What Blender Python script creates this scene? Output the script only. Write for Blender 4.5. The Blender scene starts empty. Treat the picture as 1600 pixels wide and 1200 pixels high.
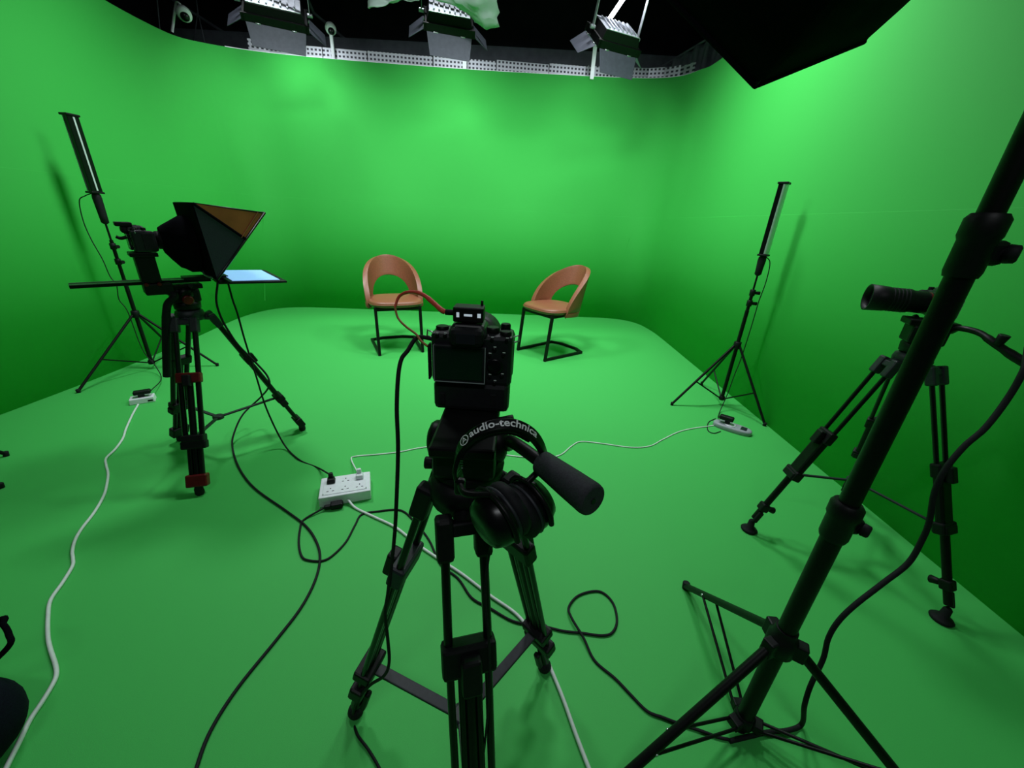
import bpy, math, random
from mathutils import Vector, Matrix, noise
V = Vector
random.seed(7)
scene = bpy.context.scene
col = scene.collection

# ------------------------------------------------------------------ camera
FPX, PITCH, ROLL, H = 600.0, math.radians(22.8), math.radians(3.2), 1.18
CAM = V((0, 0, H))
FW = V((0, math.cos(PITCH), -math.sin(PITCH)))
UP0 = V((0, math.sin(PITCH), math.cos(PITCH)))
RT = math.cos(ROLL) * V((1, 0, 0)) + math.sin(ROLL) * UP0
UP = -math.sin(ROLL) * V((1, 0, 0)) + math.cos(ROLL) * UP0
cd = bpy.data.cameras.new('camera')
cd.sensor_width = 36.0
cd.lens = 36.0 * FPX / 1600.0
cd.clip_start = 0.02
cam = bpy.data.objects.new('camera', cd)
col.objects.link(cam)
cam.matrix_world = Matrix(((RT.x, UP.x, -FW.x, CAM.x), (RT.y, UP.y, -FW.y, CAM.y), (RT.z, UP.z, -FW.z, CAM.z), (0, 0, 0, 1)))
scene.camera = cam

def ray(x, y): return FW + RT * ((x - 800) / FPX) + UP * ((600 - y) / FPX)
def gnd(x, y, z=0.0):
    d = ray(x, y); return CAM + d * ((z - H) / d.z)
def atd(x, y, dep): return CAM + ray(x, y) * dep
def onY(x, y, Y):
    d = ray(x, y); return CAM + d * (Y / d.y)
def vert(base, x, y):
    d = ray(x, y); return (CAM + d * (math.hypot(base.x, base.y) / math.hypot(d.x, d.y))).z

# ------------------------------------------------------------------ world, exposure, large lights
w = bpy.data.worlds.new('studio_world'); scene.world = w
w.use_nodes = True
w.node_tree.nodes['Background'].inputs[0].default_value = (0.55, 0.65, 0.8, 1)
w.node_tree.nodes['Background'].inputs[1].default_value = 0.0
vs = scene.view_settings
vs.view_transform = 'Standard'; vs.look = 'None'; vs.gamma = 1.0; vs.use_curve_mapping = False
vs.exposure = 0.0

def area(name, loc, target, sx, sy, watts, color=(0.92, 0.97, 1.0), spread=180):
    l = bpy.data.lights.new(name, 'AREA'); l.shape = 'RECTANGLE'; l.size = sx; l.size_y = sy
    l.energy = watts; l.color = color; l.spread = math.radians(spread)
    o = bpy.data.objects.new(name, l); col.objects.link(o)
    o.location = loc; o.rotation_euler = (V(target) - V(loc)).to_track_quat('-Z', 'Y').to_euler()
    return o
# overhead rig panels above the frame
area('rig_panel_left_offscreen', (-1.7, 2.7, 3.3), (-1.65, 3.6, 0), .5, .4, 37, spread=140)
area('rig_panel_middle_offscreen', (0.0, 2.65, 3.3), (0.0, 3.6, 0), .5, .4, 37, spread=140)
area('rig_panel_right_offscreen', (1.05, 3.0, 3.3), (1.1, 3.4, 0), .4, .4, 30, spread=150)
area('room_lamp_behind_offscreen', (0, -1.3, 3.6), (0, -1.29, 0), 1.2, .3, 22)
for ln_, lx in (('left', -2.3), ('middle', -.75), ('right', .8)): area('ceiling_tube_%s_offscreen' % ln_, (lx, 4.3, 3.9), (lx, 4.45, 0), .5, .08, 4, spread=70)

# ------------------------------------------------------------------ materials
def srgb(r, g, b):
    f = lambda c: (c / 255 / 12.92) if c <= 10 else ((c / 255 + .055) / 1.055) ** 2.4
    return (f(r), f(g), f(b), 1)
MATS = {}
def mat(name, c, rough=.5, metal=0, nscale=40, namt=.12, bump=0, emis=0, trans=0, coat=0, alpha=1, spec=.5):
    m = bpy.data.materials.new(name); m.use_nodes = True; MATS[name] = m
    nt = m.node_tree; b = nt.nodes['Principled BSDF']
    tc = nt.nodes.new('ShaderNodeTexCoord'); n = nt.nodes.new('ShaderNodeTexNoise')
    n.inputs['Scale'].default_value = nscale; n.inputs['Detail'].default_value = 4
    nt.links.new(tc.outputs['Object'], n.inputs['Vector'])
    r = nt.nodes.new('ShaderNodeValToRGB')
    lo = tuple(max(0, x * (1 - namt)) for x in c[:3]) + (1,); hi = tuple(min(1, x * (1 + namt)) for x in c[:3]) + (1,)
    r.color_ramp.elements[0].color = lo; r.color_ramp.elements[0].position = .3
    r.color_ramp.elements[1].color = hi; r.color_ramp.elements[1].position = .7
    nt.links.new(n.outputs['Fac'], r.inputs['Fac']); nt.links.new(r.outputs['Color'], b.inputs['Base Color'])
    b.inputs['Roughness'].default_value = rough; b.inputs['Metallic'].default_value = metal
    b.inputs['Specular IOR Level'].default_value = spec
    if coat: b.inputs['Coat Weight'].default_value = coat
    if trans: b.inputs['Transmission Weight'].default_value = trans
    if alpha < 1: b.inputs['Alpha'].default_value = alpha
    if emis:
        b.inputs['Emission Color'].default_value = c; b.inputs['Emission Strength'].default_value = emis
    if bump:
        bp = nt.nodes.new('ShaderNodeBump'); bp.inputs['Strength'].default_value = bump; bp.inputs['Distance'].default_value = .002
        nt.links.new(n.outputs['Fac'], bp.inputs['Height']); nt.links.new(bp.outputs['Normal'], b.inputs['Normal'])
    return m
GREEN = (0.041, 0.43, 0.064, 1)
mat('green_wall', GREEN, .75, 0, 900, .05, .08, spec=.2)
mat('green_floor', (0.058, 0.46, 0.093, 1), .6, 0, 700, .06, .1, spec=.25)
mat('black_ceiling', (.006, .006, .008, 1), .9, 0, 8, .3)
mat('dark_wall', (.012, .013, .018, 1), .85, 0, 5, .3)
mat('overhead_grey', (.10, .11, .135, 1), .7, 0, 12, .15)
mat('black_metal', (.004, .004, .0045, 1), .42, 0, 60, .2, spec=.22)
mat('black_gloss', (.004, .004, .005, 1), .28, 0, 60, .2, spec=.3)
mat('black_plastic', (.005, .005, .0065, 1), .5, 0, 120, .2, .05, spec=.25)
mat('black_rubber', (.008, .008, .011, 1), .7, 0, 200, .2, .1, spec=.25)
mat('grip_foam', (.022, .024, .032, 1), .8, 0, 400, .25, .2)
mat('dark_cloth', (.004, .004, .006, 1), 1.0, 0, 500, .3, .2, spec=.02)
mat('navy_cloth', (.014, .017, .032, 1), .7, 0, 300, .2, .15)
mat('bar_grey', (.016, .018, .026, 1), .55, 0, 80, .2)
mat('leather', srgb(134, 82, 57), .42, 0, 90, .14, .25)
mat('brown_panel', srgb(158, 88, 52), .35, 0, 12, .2, .05)
mat('white_plastic', (.72, .75, .80, 1), .4, 0, 60, .04)
mat('white_cable', (.66, .72, .70, 1), .5, 0, 60, .05)
mat('grey_plastic', (.30, .33, .36, 1), .45, 0, 60, .08)
mat('red_anodised', (.13, .008, .010, 1), .35, .2, 60, .15)
mat('red_cable', (.75, .07, .045, 1), .5, 0, 60, .1)
mat('olive_cable', (.40, .16, .05, 1), .5, 0, 60, .1)
mat('steel', (.55, .57, .60, 1), .3, .9, 80, .08)
mat('housing_grey', (.50, .52, .58, 1), .38, .6, 40, .08)
mat('door_grey', (.075, .082, .11, 1), .55, .2, 30, .1)
mat('white_paint', (.78, .8, .85, 1), .5, 0, 30, .04)
mat('plastic_film', (.42, .56, .48, 1), .35, 0, 6, .12, .2, trans=.25)
mat('screen_glow', (.26, .46, .85, 1), .3, 0, 6, .02, emis=.75)
mat('lcd_glass', (.004, .005, .010, 1), .08, 0, 20, .1)
mat('print_white', (.75, .77, .8, 1), .5, 0, 60, .03)
mat('camera_black', (.011, .011, .015, 1), .45, 0, 150, .2, .05, spec=.4)
mat('lcd_mark', (.6, .7, .8, 1), .5, 0, 60, .03, emis=.5)
mat('diffuser', (.62, .70, .70, 1), .45, 0, 60, .04)
mat('glass_dark', (.02, .022, .03, 1), .05, 0, 10, .1)
mat('led_white', (.9, .95, 1, 1), .4, 0, 20, .02, emis=14)
mat('glass_red', (.12, .02, .015, 1), .1, 0, 10, .1)
# perforated metal: rows of dark slots
def perforated():
    m = mat('perforated', (.42, .44, .48, 1), .45, .5, 40, .06); nt = m.node_tree; b = nt.nodes['Principled BSDF']
    tc = nt.nodes.new('ShaderNodeTexCoord'); sp = nt.nodes.new('ShaderNodeSeparateXYZ'); nt.links.new(tc.outputs['Object'], sp.inputs[0])
    def stripe(axis, sc, thr):
        a = nt.nodes.new('ShaderNodeMath'); a.operation = 'MULTIPLY'; a.inputs[1].default_value = sc; nt.links.new(sp.outputs[axis], a.inputs[0])
        f = nt.nodes.new('ShaderNodeMath'); f.operation = 'FRACT'; nt.links.new(a.outputs[0], f.inputs[0])
        g = nt.nodes.new('ShaderNodeMath'); g.operation = 'GREATER_THAN'; g.inputs[1].default_value = thr; nt.links.new(f.outputs[0], g.inputs[0]); return g
    x = stripe('X', 24, .45); z = stripe('Z', 26, .5)
    mu = nt.nodes.new('ShaderNodeMath'); mu.operation = 'MULTIPLY'; nt.links.new(x.outputs[0], mu.inputs[0]); nt.links.new(z.outputs[0], mu.inputs[1])
    mx = nt.nodes.new('ShaderNodeMix'); mx.data_type = 'RGBA'; mx.inputs[6].default_value = (.42, .44, .48, 1); mx.inputs[7].default_value = (.03, .03, .04, 1)
    nt.links.new(mu.outputs[0], mx.inputs[0]); nt.links.new(mx.outputs[2], b.inputs['Base Color'])
perforated()

# ------------------------------------------------------------------ mesh builder
def catmull(pts, n=6):
    pts = [V(p) for p in pts]
    if len(pts) < 3: return pts
    P = [pts[0] * 2 - pts[1]] + pts + [pts[-1] * 2 - pts[-2]]
    out = []
    for i in range(1, len(P) - 2):
        a, b, c, d = P[i - 1], P[i], P[i + 1], P[i + 2]
        for k in range(n):
            t = k / n
            out.append(.5 * ((2 * b) + (c - a) * t + (2 * a - 5 * b + 4 * c - d) * t * t + (3 * b - a - 3 * c + d) * t ** 3))
    out.append(pts[-1]); return out
def frame_of(d):
    d = d.normalized(); u = V((0, 0, 1)) if abs(d.z) < .92 else V((0, 1, 0))
    x = u.cross(d).normalized(); return x, d.cross(x).normalized(), d

class MB:
    def __init__(s): s.v = []; s.f = []; s.sm = []
    def add(s, vs, fs, smooth=False):
        o = len(s.v); s.v += [V(p) for p in vs]; s.f += [tuple(i + o for i in f) for f in fs]; s.sm += [smooth] * len(fs); return s
    def box(s, c, size, ax=None, taper=1.0):
        c = V(c); X, Y, Z = ax or (V((1, 0, 0)), V((0, 1, 0)), V((0, 0, 1)))
        hx, hy, hz = size[0] / 2, size[1] / 2, size[2] / 2; vs = []
        for sz in (-1, 1):
            k = taper if sz > 0 else 1
            for sx, sy in ((-1, -1), (1, -1), (1, 1), (-1, 1)): vs.append(c + X * sx * hx * k + Y * sy * hy * k + Z * sz * hz)
        return s.add(vs, [(3, 2, 1, 0), (4, 5, 6, 7), (0, 1, 5, 4), (1, 2, 6, 5), (2, 3, 7, 6), (3, 0, 4, 7)])
    def tube(s, pts, r, seg=10, smooth=0, caps=True):
        P = catmull(pts, smooth) if smooth else [V(p) for p in pts]; n = len(P)
        R = [r] * n if not isinstance(r, (list, tuple)) else [r[min(len(r) - 1, int(round(i * (len(r) - 1) / max(1, n - 1))))] for i in range(n)]
        T = [(P[min(i + 1, n - 1)] - P[max(i - 1, 0)]).normalized() for i in range(n)]
        x, y, _ = frame_of(T[0]); vs = []
        for i in range(n):
            x = (x - T[i] * x.dot(T[i])).normalized(); y = T[i].cross(x)
            for k in range(seg):
                a = 2 * math.pi * k / seg; vs.append(P[i] + (x * math.cos(a) + y * math.sin(a)) * R[i])
        fs = [(i * seg + k, i * seg + (k + 1) % seg, (i + 1) * seg + (k + 1) % seg, (i + 1) * seg + k) for i in range(n - 1) for k in range(seg)]
        s.add(vs, fs, True)
        if caps: s.add([vs[k] for k in range(seg)], [tuple(reversed(range(seg)))]); s.add(vs[-seg:], [tuple(range(seg))])
        return s
    def lathe(s, a, axis, prof, seg=20, ref=None):
        a = V(a); x, y, d = frame_of(V(axis)); vs = []
        for h, r in prof:
            for k in range(seg):
                t = 2 * math.pi * k / seg; vs.append(a + d * h + (x * math.cos(t) + y * math.sin(t)) * r)
        n = len(prof)
        fs = [(i * seg + k, i * seg + (k + 1) % seg, (i + 1) * seg + (k + 1) % seg, (i + 1) * seg + k) for i in range(n - 1) for k in range(seg)]
        s.add(vs, fs, True)
        if prof[0][1] > 0: s.add(vs[:seg], [tuple(reversed(range(seg)))])
        if prof[-1][1] > 0: s.add(vs[-seg:], [tuple(range(seg))])
        return s
    def cyl(s, a, b, r, r2=None, seg=14):
        a, b = V(a), V(b); L = (b - a).length; r2 = r if r2 is None else r2; e = min(L, r, r2) * .12
        return s.lathe(a, b - a, [(0, r - e), (e, r), (L - e, r2), (L, r2 - e)], seg)
    def prism(s, poly, n, t):
        n = V(n).normalized(); k = len(poly); A = [V(p) - n * t / 2 for p in poly]; B = [V(p) + n * t / 2 for p in poly]
        return s.add(A + B, [tuple(reversed(range(k))), tuple(range(k, 2 * k))] + [(i, (i + 1) % k, k + (i + 1) % k, k + i) for i in range(k)])
    def strip(s, pts, wdir, w, t, smooth=6):   # flat band following a path
        P = catmull(pts, smooth); n = len(P); vs = []
        for i in range(n):
            T = (P[min(i + 1, n - 1)] - P[max(i - 1, 0)]).normalized(); W = V(wdir(i / (n - 1)) if callable(wdir) else wdir)
            W = (W - T * W.dot(T)).normalized(); N = W.cross(T).normalized()
            for a, b in ((-.5, -.5), (-.38, .5), (.38, .5), (.5, -.5)): vs.append(P[i] + W * w * a + N * t * b)
        fs = [(i * 4 + k, i * 4 + (k + 1) % 4, (i + 1) * 4 + (k + 1) % 4, (i + 1) * 4 + k) for i in range(n - 1) for k in range(4)]
        fs += [(3, 2, 1, 0), tuple(range(4 * n - 4, 4 * n))]
        return s.add(vs, fs, False)
    def build(s, name, m, parent=None, org=None, bevel=0, seg=2):
        o = V(org) if org is not None else (ORG.get(parent.name, V()) if parent else V())
        me = bpy.data.meshes.new(name); me.from_pydata([tuple(p - o) for p in s.v], [], s.f); me.update()
        me.polygons.foreach_set('use_smooth', s.sm)
        me.materials.append(MATS[m] if isinstance(m, str) else m)
        ob = bpy.data.objects.new(name, me); col.objects.link(ob)
        if parent: ob.parent = parent
        else: ob.location = o
        ORG[ob.name] = o
        if bevel:
            b = ob.modifiers.new('bevel', 'BEVEL'); b.width = bevel; b.segments = seg; b.limit_method = 'ANGLE'; b.angle_limit = math.radians(40)
        return ob
ORG = {}
def thing(name, label, cat, loc=(0, 0, 0), group=None):
    o = bpy.data.objects.new(name, None); col.objects.link(o); o.location = loc; o.empty_display_size = .05
    ORG[o.name] = V(loc); tag(o, label, cat, group); return o
def tag(o, label, cat, group=None):
    o['label'] = label; o['category'] = cat
    if group: o['group'] = group
    return o
def struct(o): o['kind'] = 'structure'; return o

# ------------------------------------------------------------------ the room
fl = MB().box((-.6, 2.0, -.05), (7.4, 9.0, .1)); struct(fl.build('floor', 'green_floor'))
PATH = [(-2.95, -2.2, 2.55), (-2.95, 0, 2.55), (-2.95, 1.3, 2.54), (-2.955, 2.2, 2.53), (-2.985, 2.74, 2.51), (-3.07, 3.5, 2.50), (-3.15, 4.0, 2.53), (-3.19, 4.35, 2.57), (-3.17, 4.65, 2.63), (-3.06, 4.9, 2.68), (-2.85, 5.03, 2.70), (-2.5, 5.085, 2.70),
        (-1.79, 5.15, 2.70), (-.585, 5.26, 2.715), (.4, 5.35, 2.74), (.95, 5.39, 2.755), (1.3, 5.40, 2.765), (1.52, 5.33, 2.76), (1.66, 5.15, 2.735), (1.725, 4.85, 2.70), (1.745, 4.5, 2.66), (1.745, 3.5, 2.65), (1.745, 2.4, 2.65), (1.745, 1.2, 2.65), (1.745, 0, 2.65), (1.745, -2.2, 2.65)]
WP = catmull([V(p) for p in PATH], 5)
def outw(i, off):
    t = WP[min(i + 1, len(WP) - 1)] - WP[max(i - 1, 0)]; n = V((-t.y, t.x, 0)).normalized(); return n * off
def wall(name, i0, i1):
    m = MB(); prof = lambda zt: [(0, 0), (0, 1.318), (.0018, 1.32), (.0018, zt), (.06, zt), (.06, 0)]; vs = []; k = 6
    for i in range(i0, i1 + 1):
        p = WP[i]
        for off, z in prof(p.z): q = p + outw(i, off); vs.append(V((q.x, q.y, z)))
    n = i1 - i0 + 1
    fs = [(i * k + j, (i + 1) * k + j, (i + 1) * k + (j + 1) % k, i * k + (j + 1) % k) for i in range(n - 1) for j in range(k)]
    m.add(vs, fs, False); m.sm = [True if (x % k) in (0, 2, 4) else False for x in range(len(fs))]
    m.add(vs[:k], [tuple(range(k))]); m.add(vs[-k:], [tuple(reversed(range(k)))])
    return struct(m.build(name, 'green_wall'))
wall('wall_left', 0, 40); wall('wall_back', 40, 95); wall('wall_right', 95, len(WP) - 1)
struct(MB().box((-.6, 2.2, 4.25), (9.4, 10.4, .1)).build('ceiling', 'black_ceiling'))
struct(MB().box((-.6, 7.2, 2.1), (9.4, .1, 4.3)).build('wall_outer_back', 'dark_wall'))
struct(MB().box((-5.2, 2.2, 2.1), (.1, 10.2, 4.3)).build('wall_outer_left', 'dark_wall'))
struct(MB().box((4.0, 2.2, 2.1), (.1, 10.2, 4.3)).build('wall_outer_right', 'dark_wall'))
struct(MB().box((-.6, -2.6, 2.1), (9.4, .1, 4.3)).build('wall_front', 'dark_wall'))
struct(MB().box((-.6, 6.0, 2.95), (7.6, .12, .42)).build('wall_lit_band', 'overhead_grey'))     # added strip, its paler grey stands for light on the studio wall behind

for pts in ([(411, 332), (410, 380), (413, 430), (414, 470)], [(984, 372), (980, 384), (977, 398)]):
    P_ = []
    for x, y in pts:
        d = ray(x, y); best = min(range(len(WP) - 1), key=lambda i: abs((WP[i].x) * d.y - (WP[i].y) * d.x) if WP[i].y > 4 else 9)
        k = math.hypot(WP[best].x, WP[best].y) / math.hypot(d.x, d.y); P_.append(CAM + d * k + outw(best, .003))
    MB().tube(P_, .006, 6, 4).build('wall_crease', 'green_wall', bpy.data.objects['wall_back'])
# perforated tray along the top of the back wall
tray = thing('cable_tray', 'grey perforated metal tray running along the top of the green back wall', 'cable tray', (-.5, 5.35, 2.7))
for i in range(48, 90, 3):
    a, b = WP[i] + outw(i, .14), WP[i + 3] + outw(i + 3, .14)
    d = (b - a); L = d.length; d.normalize(); c = (a + b) / 2
    n = V((-d.y, d.x, 0)).normalized()
    MB().box(V((c.x, c.y, c.z + .05)), (L * .985, .012, .17), (V((d.x, d.y, 0)).normalized(), n, V((0, 0, 1)))).build('tray_segment', 'perforated', tray, bevel=.002)
rl = MB().tube([WP[i] + outw(i, .03) + V((0, 0, .006)) for i in range(44, 95)], .007, 8)
tag(rl.build('wall_edge_rail', 'white_paint'), 'thin white edge rail on top of the green back wall', 'rail')

# ------------------------------------------------------------------ studio panel lights above the back wall
def panel_light(label, px, py, Y, yaw, tilt, roll, wid, watts, spread=150, dl=.175):
    c = onY(px, py, Y)
    t = thing('studio_panel_light', label, 'studio light', c, 'barn door panel lights above the back wall')
    X = V((math.cos(yaw), math.sin(yaw), 0)); Yh = V((-math.sin(yaw), math.cos(yaw), 0))
    n = (Yh * math.sin(tilt) + V((0, 0, -1)) * math.cos(tilt)).normalized()        # emitting direction
    X = (X * math.cos(roll) + V((0, 0, 1)) * math.sin(roll)); X = (X - n * X.dot(n)).normalized()
    u = n.cross(X).normalized()
    if u.z < 0: u = -u                                                              # up along the face
    hh = .30; ax = (X, u, -n)
    MB().box(c, (wid, hh, .09), ax, .86).build('housing', 'black_metal', t, bevel=.006)
    MB().box(c - n * .047, (wid * .86, hh * .86, .006), ax).build('heat_sink', 'housing_grey', t, bevel=.002)
    fr = MB()
    for sx in (-1, 1): fr.box(c + X * sx * wid * .5 + n * .05, (.02, hh + .04, .06), ax)
    for su in (-1, 1): fr.box(c + u * su * (hh * .5 + .01) + n * .05, (wid + .04, .02, .06), ax)
    fr.build('front_frame', 'black_metal', t, bevel=.003)
    MB().box(c + n * .052, (wid - .02, hh - .02, .004), ax).build('led_face', 'led_white', t)
    for k in range(7): MB().box(c - n * .056 + X * (k - 3) * wid * .11, (.012, hh * .7, .014), ax).build('cooling_fin', 'housing_grey', t)
    # barn doors: lower (camera side), upper, left, right
    def door(p0, along, out, w0, w1, ln):
        d = MB().prism([p0 - along * w0 / 2, p0 + along * w0 / 2, p0 + along * w1 / 2 + out * ln, p0 - along * w1 / 2 + out * ln], along.cross(out), .004)
        o = d.build('barn_door', 'door_grey', t, bevel=.0015)
        for s in (-1, 1): MB().cyl(p0 + along * s * w0 * .3 - along * .02, p0 + along * s * w0 * .3 + along * .02, .006, seg=8).build('hinge', 'steel', o)
    dn = (n * .8 + V((0, 0, -1)) * .5).normalized()
    lo = c - u * (hh * .5 + .02) + n * .08
    door(lo, X, (V((0, 0, -1)) + n * .25 - Yh * .25).normalized(), wid * .96, wid * .86, dl)
    door(c + u * (hh * .5 + .02) + n * .08, X, (n + u * .9).normalized(), wid * .96, wid * .86, .16)
    for s in (-1, 1): door(c + X * s * (wid * .5 + .02) + n * .08, u, (n * .55 + X * s * .8).normalized(), hh * .9, hh * .75, .16)
    y = MB(); e = wid * .5 + .035; top = c - n * .12 + V((0, 0, .16))
    for s in (-1, 1):
        y.box((c + X * s * e + top + X * s * e) / 2, (.006, .035, (top - c).length + .02), (X, (top - c).normalized().cross(X).normalized(), (top - c).normalized()))
        y.cyl(c + X * s * (e - .02), c + X * s * (e + .025), .016)
    y.box(top, (2 * e + .01, .035, .008)); y.build('yoke', 'housing_grey', t, bevel=.001)
    MB().cyl(top, top + V((0, 0, .6)), .018).build('hanging_spigot', 'steel', t)
    l = area('panel_glow', c + n * .06, c + n, wid * .9, hh * .9, watts, spread=spread)
    return t
panel_light('panel light nearest the hooked white security camera, with wide grey barn door', 429, 12, 4.5, .42, .68, -.02, .50, 1.2)
panel_light('panel light half covered by a pale plastic sheet', 702, 24, 4.5, .25, .68, -.06, .42, 2.8)
panel_light('panel light with open yoke showing, beside the black ceiling curtain', 962, 52, 4.5, .42, .68, -.02, .42, 2.8)

tl = thing('tube_lamp', 'glowing white tube lamp hanging above the open-yoke light', 'lamp', onY(950, 34, 4.62))
ta, tb_ = onY(948, 36, 4.62), onY(1000, -40, 4.62)
MB().cyl(ta, tb_, .019).build('glowing_tube', 'led_white', tl)
MB().cyl(ta + (ta - tb_).normalized() * .02, ta, .021).build('end_cap', 'white_paint', tl)
MB().tube([tb_, tb_ + V((.12, 0, 1.0))], .006, 8).build('drop_wire', 'steel', tl)

# crumpled plastic sheet
def sheet():
    m = MB(); nx, ny = 34, 16; vs = []
    for j in range(ny + 1):
        for i in range(nx + 1):
            a = i / nx; b = j / ny
            base = onY(572 + 206 * a, 10, 4.2)
            low = .02 - .13 * max(0, (a - .62) / .38) ** .9 * (1 - max(0, (a - .9) / .1) * .5) - .015 * math.sin(a * 9)
            z = 3.02 + (2.80 + low - 3.02) * b
            nn = noise.noise_vector(V((a * 7, b * 4, 3.1))) * .05 + noise.noise_vector(V((a * 17, b * 11, 1))) * .018
            vs.append(V((base.x, 4.22 + .09 * math.sin(b * 3.1 + a * 4), z)) + nn)
    m.add(vs, [(j * (nx + 1) + i, j * (nx + 1) + i + 1, (j + 1) * (nx + 1) + i + 1, (j + 1) * (nx + 1) + i) for j in range(ny) for i in range(nx)], True)
    o = m.build('plastic_sheet', 'plastic_film'); so = o.modifiers.new('thick', 'SOLIDIFY'); so.thickness = .002
    tag(o, 'crumpled pale translucent plastic sheet draped over a panel light', 'plastic sheet')
sheet()

# white security cameras and posts on the wall top
def sec_cam(label, base, bend, dome, r, flat):
    t = thing('security_camera', label, 'security camera', base)
    if bend is None:
        MB().box((V(base) + V(dome)) / 2, (.035, .02, (V(dome) - V(base)).length)).build('mounting_post', 'white_paint', t, bevel=.003)
    else:
        MB().tube([base, bend, V(bend) + V((.04, -.01, .035)), V(dome) + V((0, .02, .04))], .011, 8, 5).build('hooked_arm', 'white_paint', t)
    d = (CAM - V(dome)).normalized() * .8 + V((.1, 0, -.5)); d.normalize()
    b = MB().lathe(V(dome) - d * .05, d, [(-.015, r * .62), (0, r * .86), (.03, r), (.055, r * .96), (.075, r * .78), (.08, r * .6)], 20).build('camera_body', 'white_paint', t)
    MB().lathe(V(dome) + d * .022, d, [(0, r * .62), (.015, r * .58), (.03, r * .4), (.036, .001)], 18).build('lens_dome', 'black_gloss', b)
sec_cam('white security camera hanging from a hooked arm over the left green wall', onY(269, 50, 4.62), onY(274, 12, 4.62), onY(288, 23, 4.6), .062, False)
sec_cam('white security camera on a straight post on the back wall', onY(521, 92, 5.22), None, onY(517, 46, 5.22), .056, True)
for lab, a, b in (('short white post clipped over the tray below the plastic-covered light', (726, 108), (726, 91)), ('tall white post on the back wall behind the open-yoke light', (926, 124), (929, 66))):
    p0, p1 = onY(*a, 5.27 if a[0] < 800 else 5.36), onY(*b, 5.27 if a[0] < 800 else 5.36)
    m = MB().box((p0 + p1) / 2, (.042, .02, (p1 - p0).length)); m.box(p1 + V((0, .03, 0)), (.042, .06, .012))
    tag(m.build('support_post', 'white_paint', None, p0, bevel=.002), lab, 'post', 'white posts on the wall top')

# rigging pipes and wires in the dark above the left corner
def pipe(label, pts, r, m): tag(MB().tube(pts, r, 8).build('rigging_pipe', m, None, pts[0]), label, 'pipe')
pipe('thin grey pipe crossing the dark behind the hooked security camera', [V((-4.25, 5.5, 4.22)), onY(255, -10, 5.9), onY(352, 52, 6.4), onY(362, 56, 7.14)], .018, 'overhead_grey')
pipe('thin grey pipe crossing the dark behind the straight-post security camera', [V((-2.9, 5.6, 4.22)), onY(490, 20, 5.9), onY(545, 66, 6.4), onY(552, 68, 7.14)], .018, 'overhead_grey')
for lab, pts in (('thin drop wire between the left wall and the hooked security camera', [V((-4.0, 5.2, 4.22)), onY(245, -5, 5.2), onY(250, 48, 5.2)]), ('pair of crossed wires behind the hooked security camera', [V((-3.7, 5.6, 4.22)), onY(309, 18, 5.6), onY(302, 72, 5.6), onY(322, 76, 5.6), onY(309, 18, 5.6)])):
    tag(MB().tube(pts, .006, 6).build('hanging_wire', 'overhead_grey', None, pts[0]), lab, 'wire')
# dark folded curtain at the right corner
def curtain():
    t = thing('black_curtain', 'dark folded curtain gathered behind the right wall corner', 'curtain', (1.8, 5.8, 2.75))
    m = MB(); n = 48; vs = []
    A, B = V((1.55, 5.85, 0)), V((2.35, 4.9, 0))
    for i in range(n + 1):
        a = i / n; p = A.lerp(B, a); k = .03 * math.sin(a * 60) + .015 * math.sin(a * 23)
        q = p + V((.66, .75, 0)) * k; top = 2.98 + .32 * a
        for z in (2.55, 2.75, top - .05, top): vs.append(V((q.x, q.y, z)) + V((.66, .75, 0)) * .02 * math.sin(z * 9 + a * 40))
    m.add(vs, [(i * 4 + j, (i + 1) * 4 + j, (i + 1) * 4 + j + 1, i * 4 + j + 1) for i in range(n) for j in range(3)], True)
    o = m.build('cloth', 'overhead_grey', t); s = o.modifiers.new('thick', 'SOLIDIFY'); s.thickness = .004
    MB().tube([A + V((0, 0, 2.99)), B + V((0, 0, 3.31))], .012, 8).build('rail', 'overhead_grey', t)
curtain()

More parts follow.
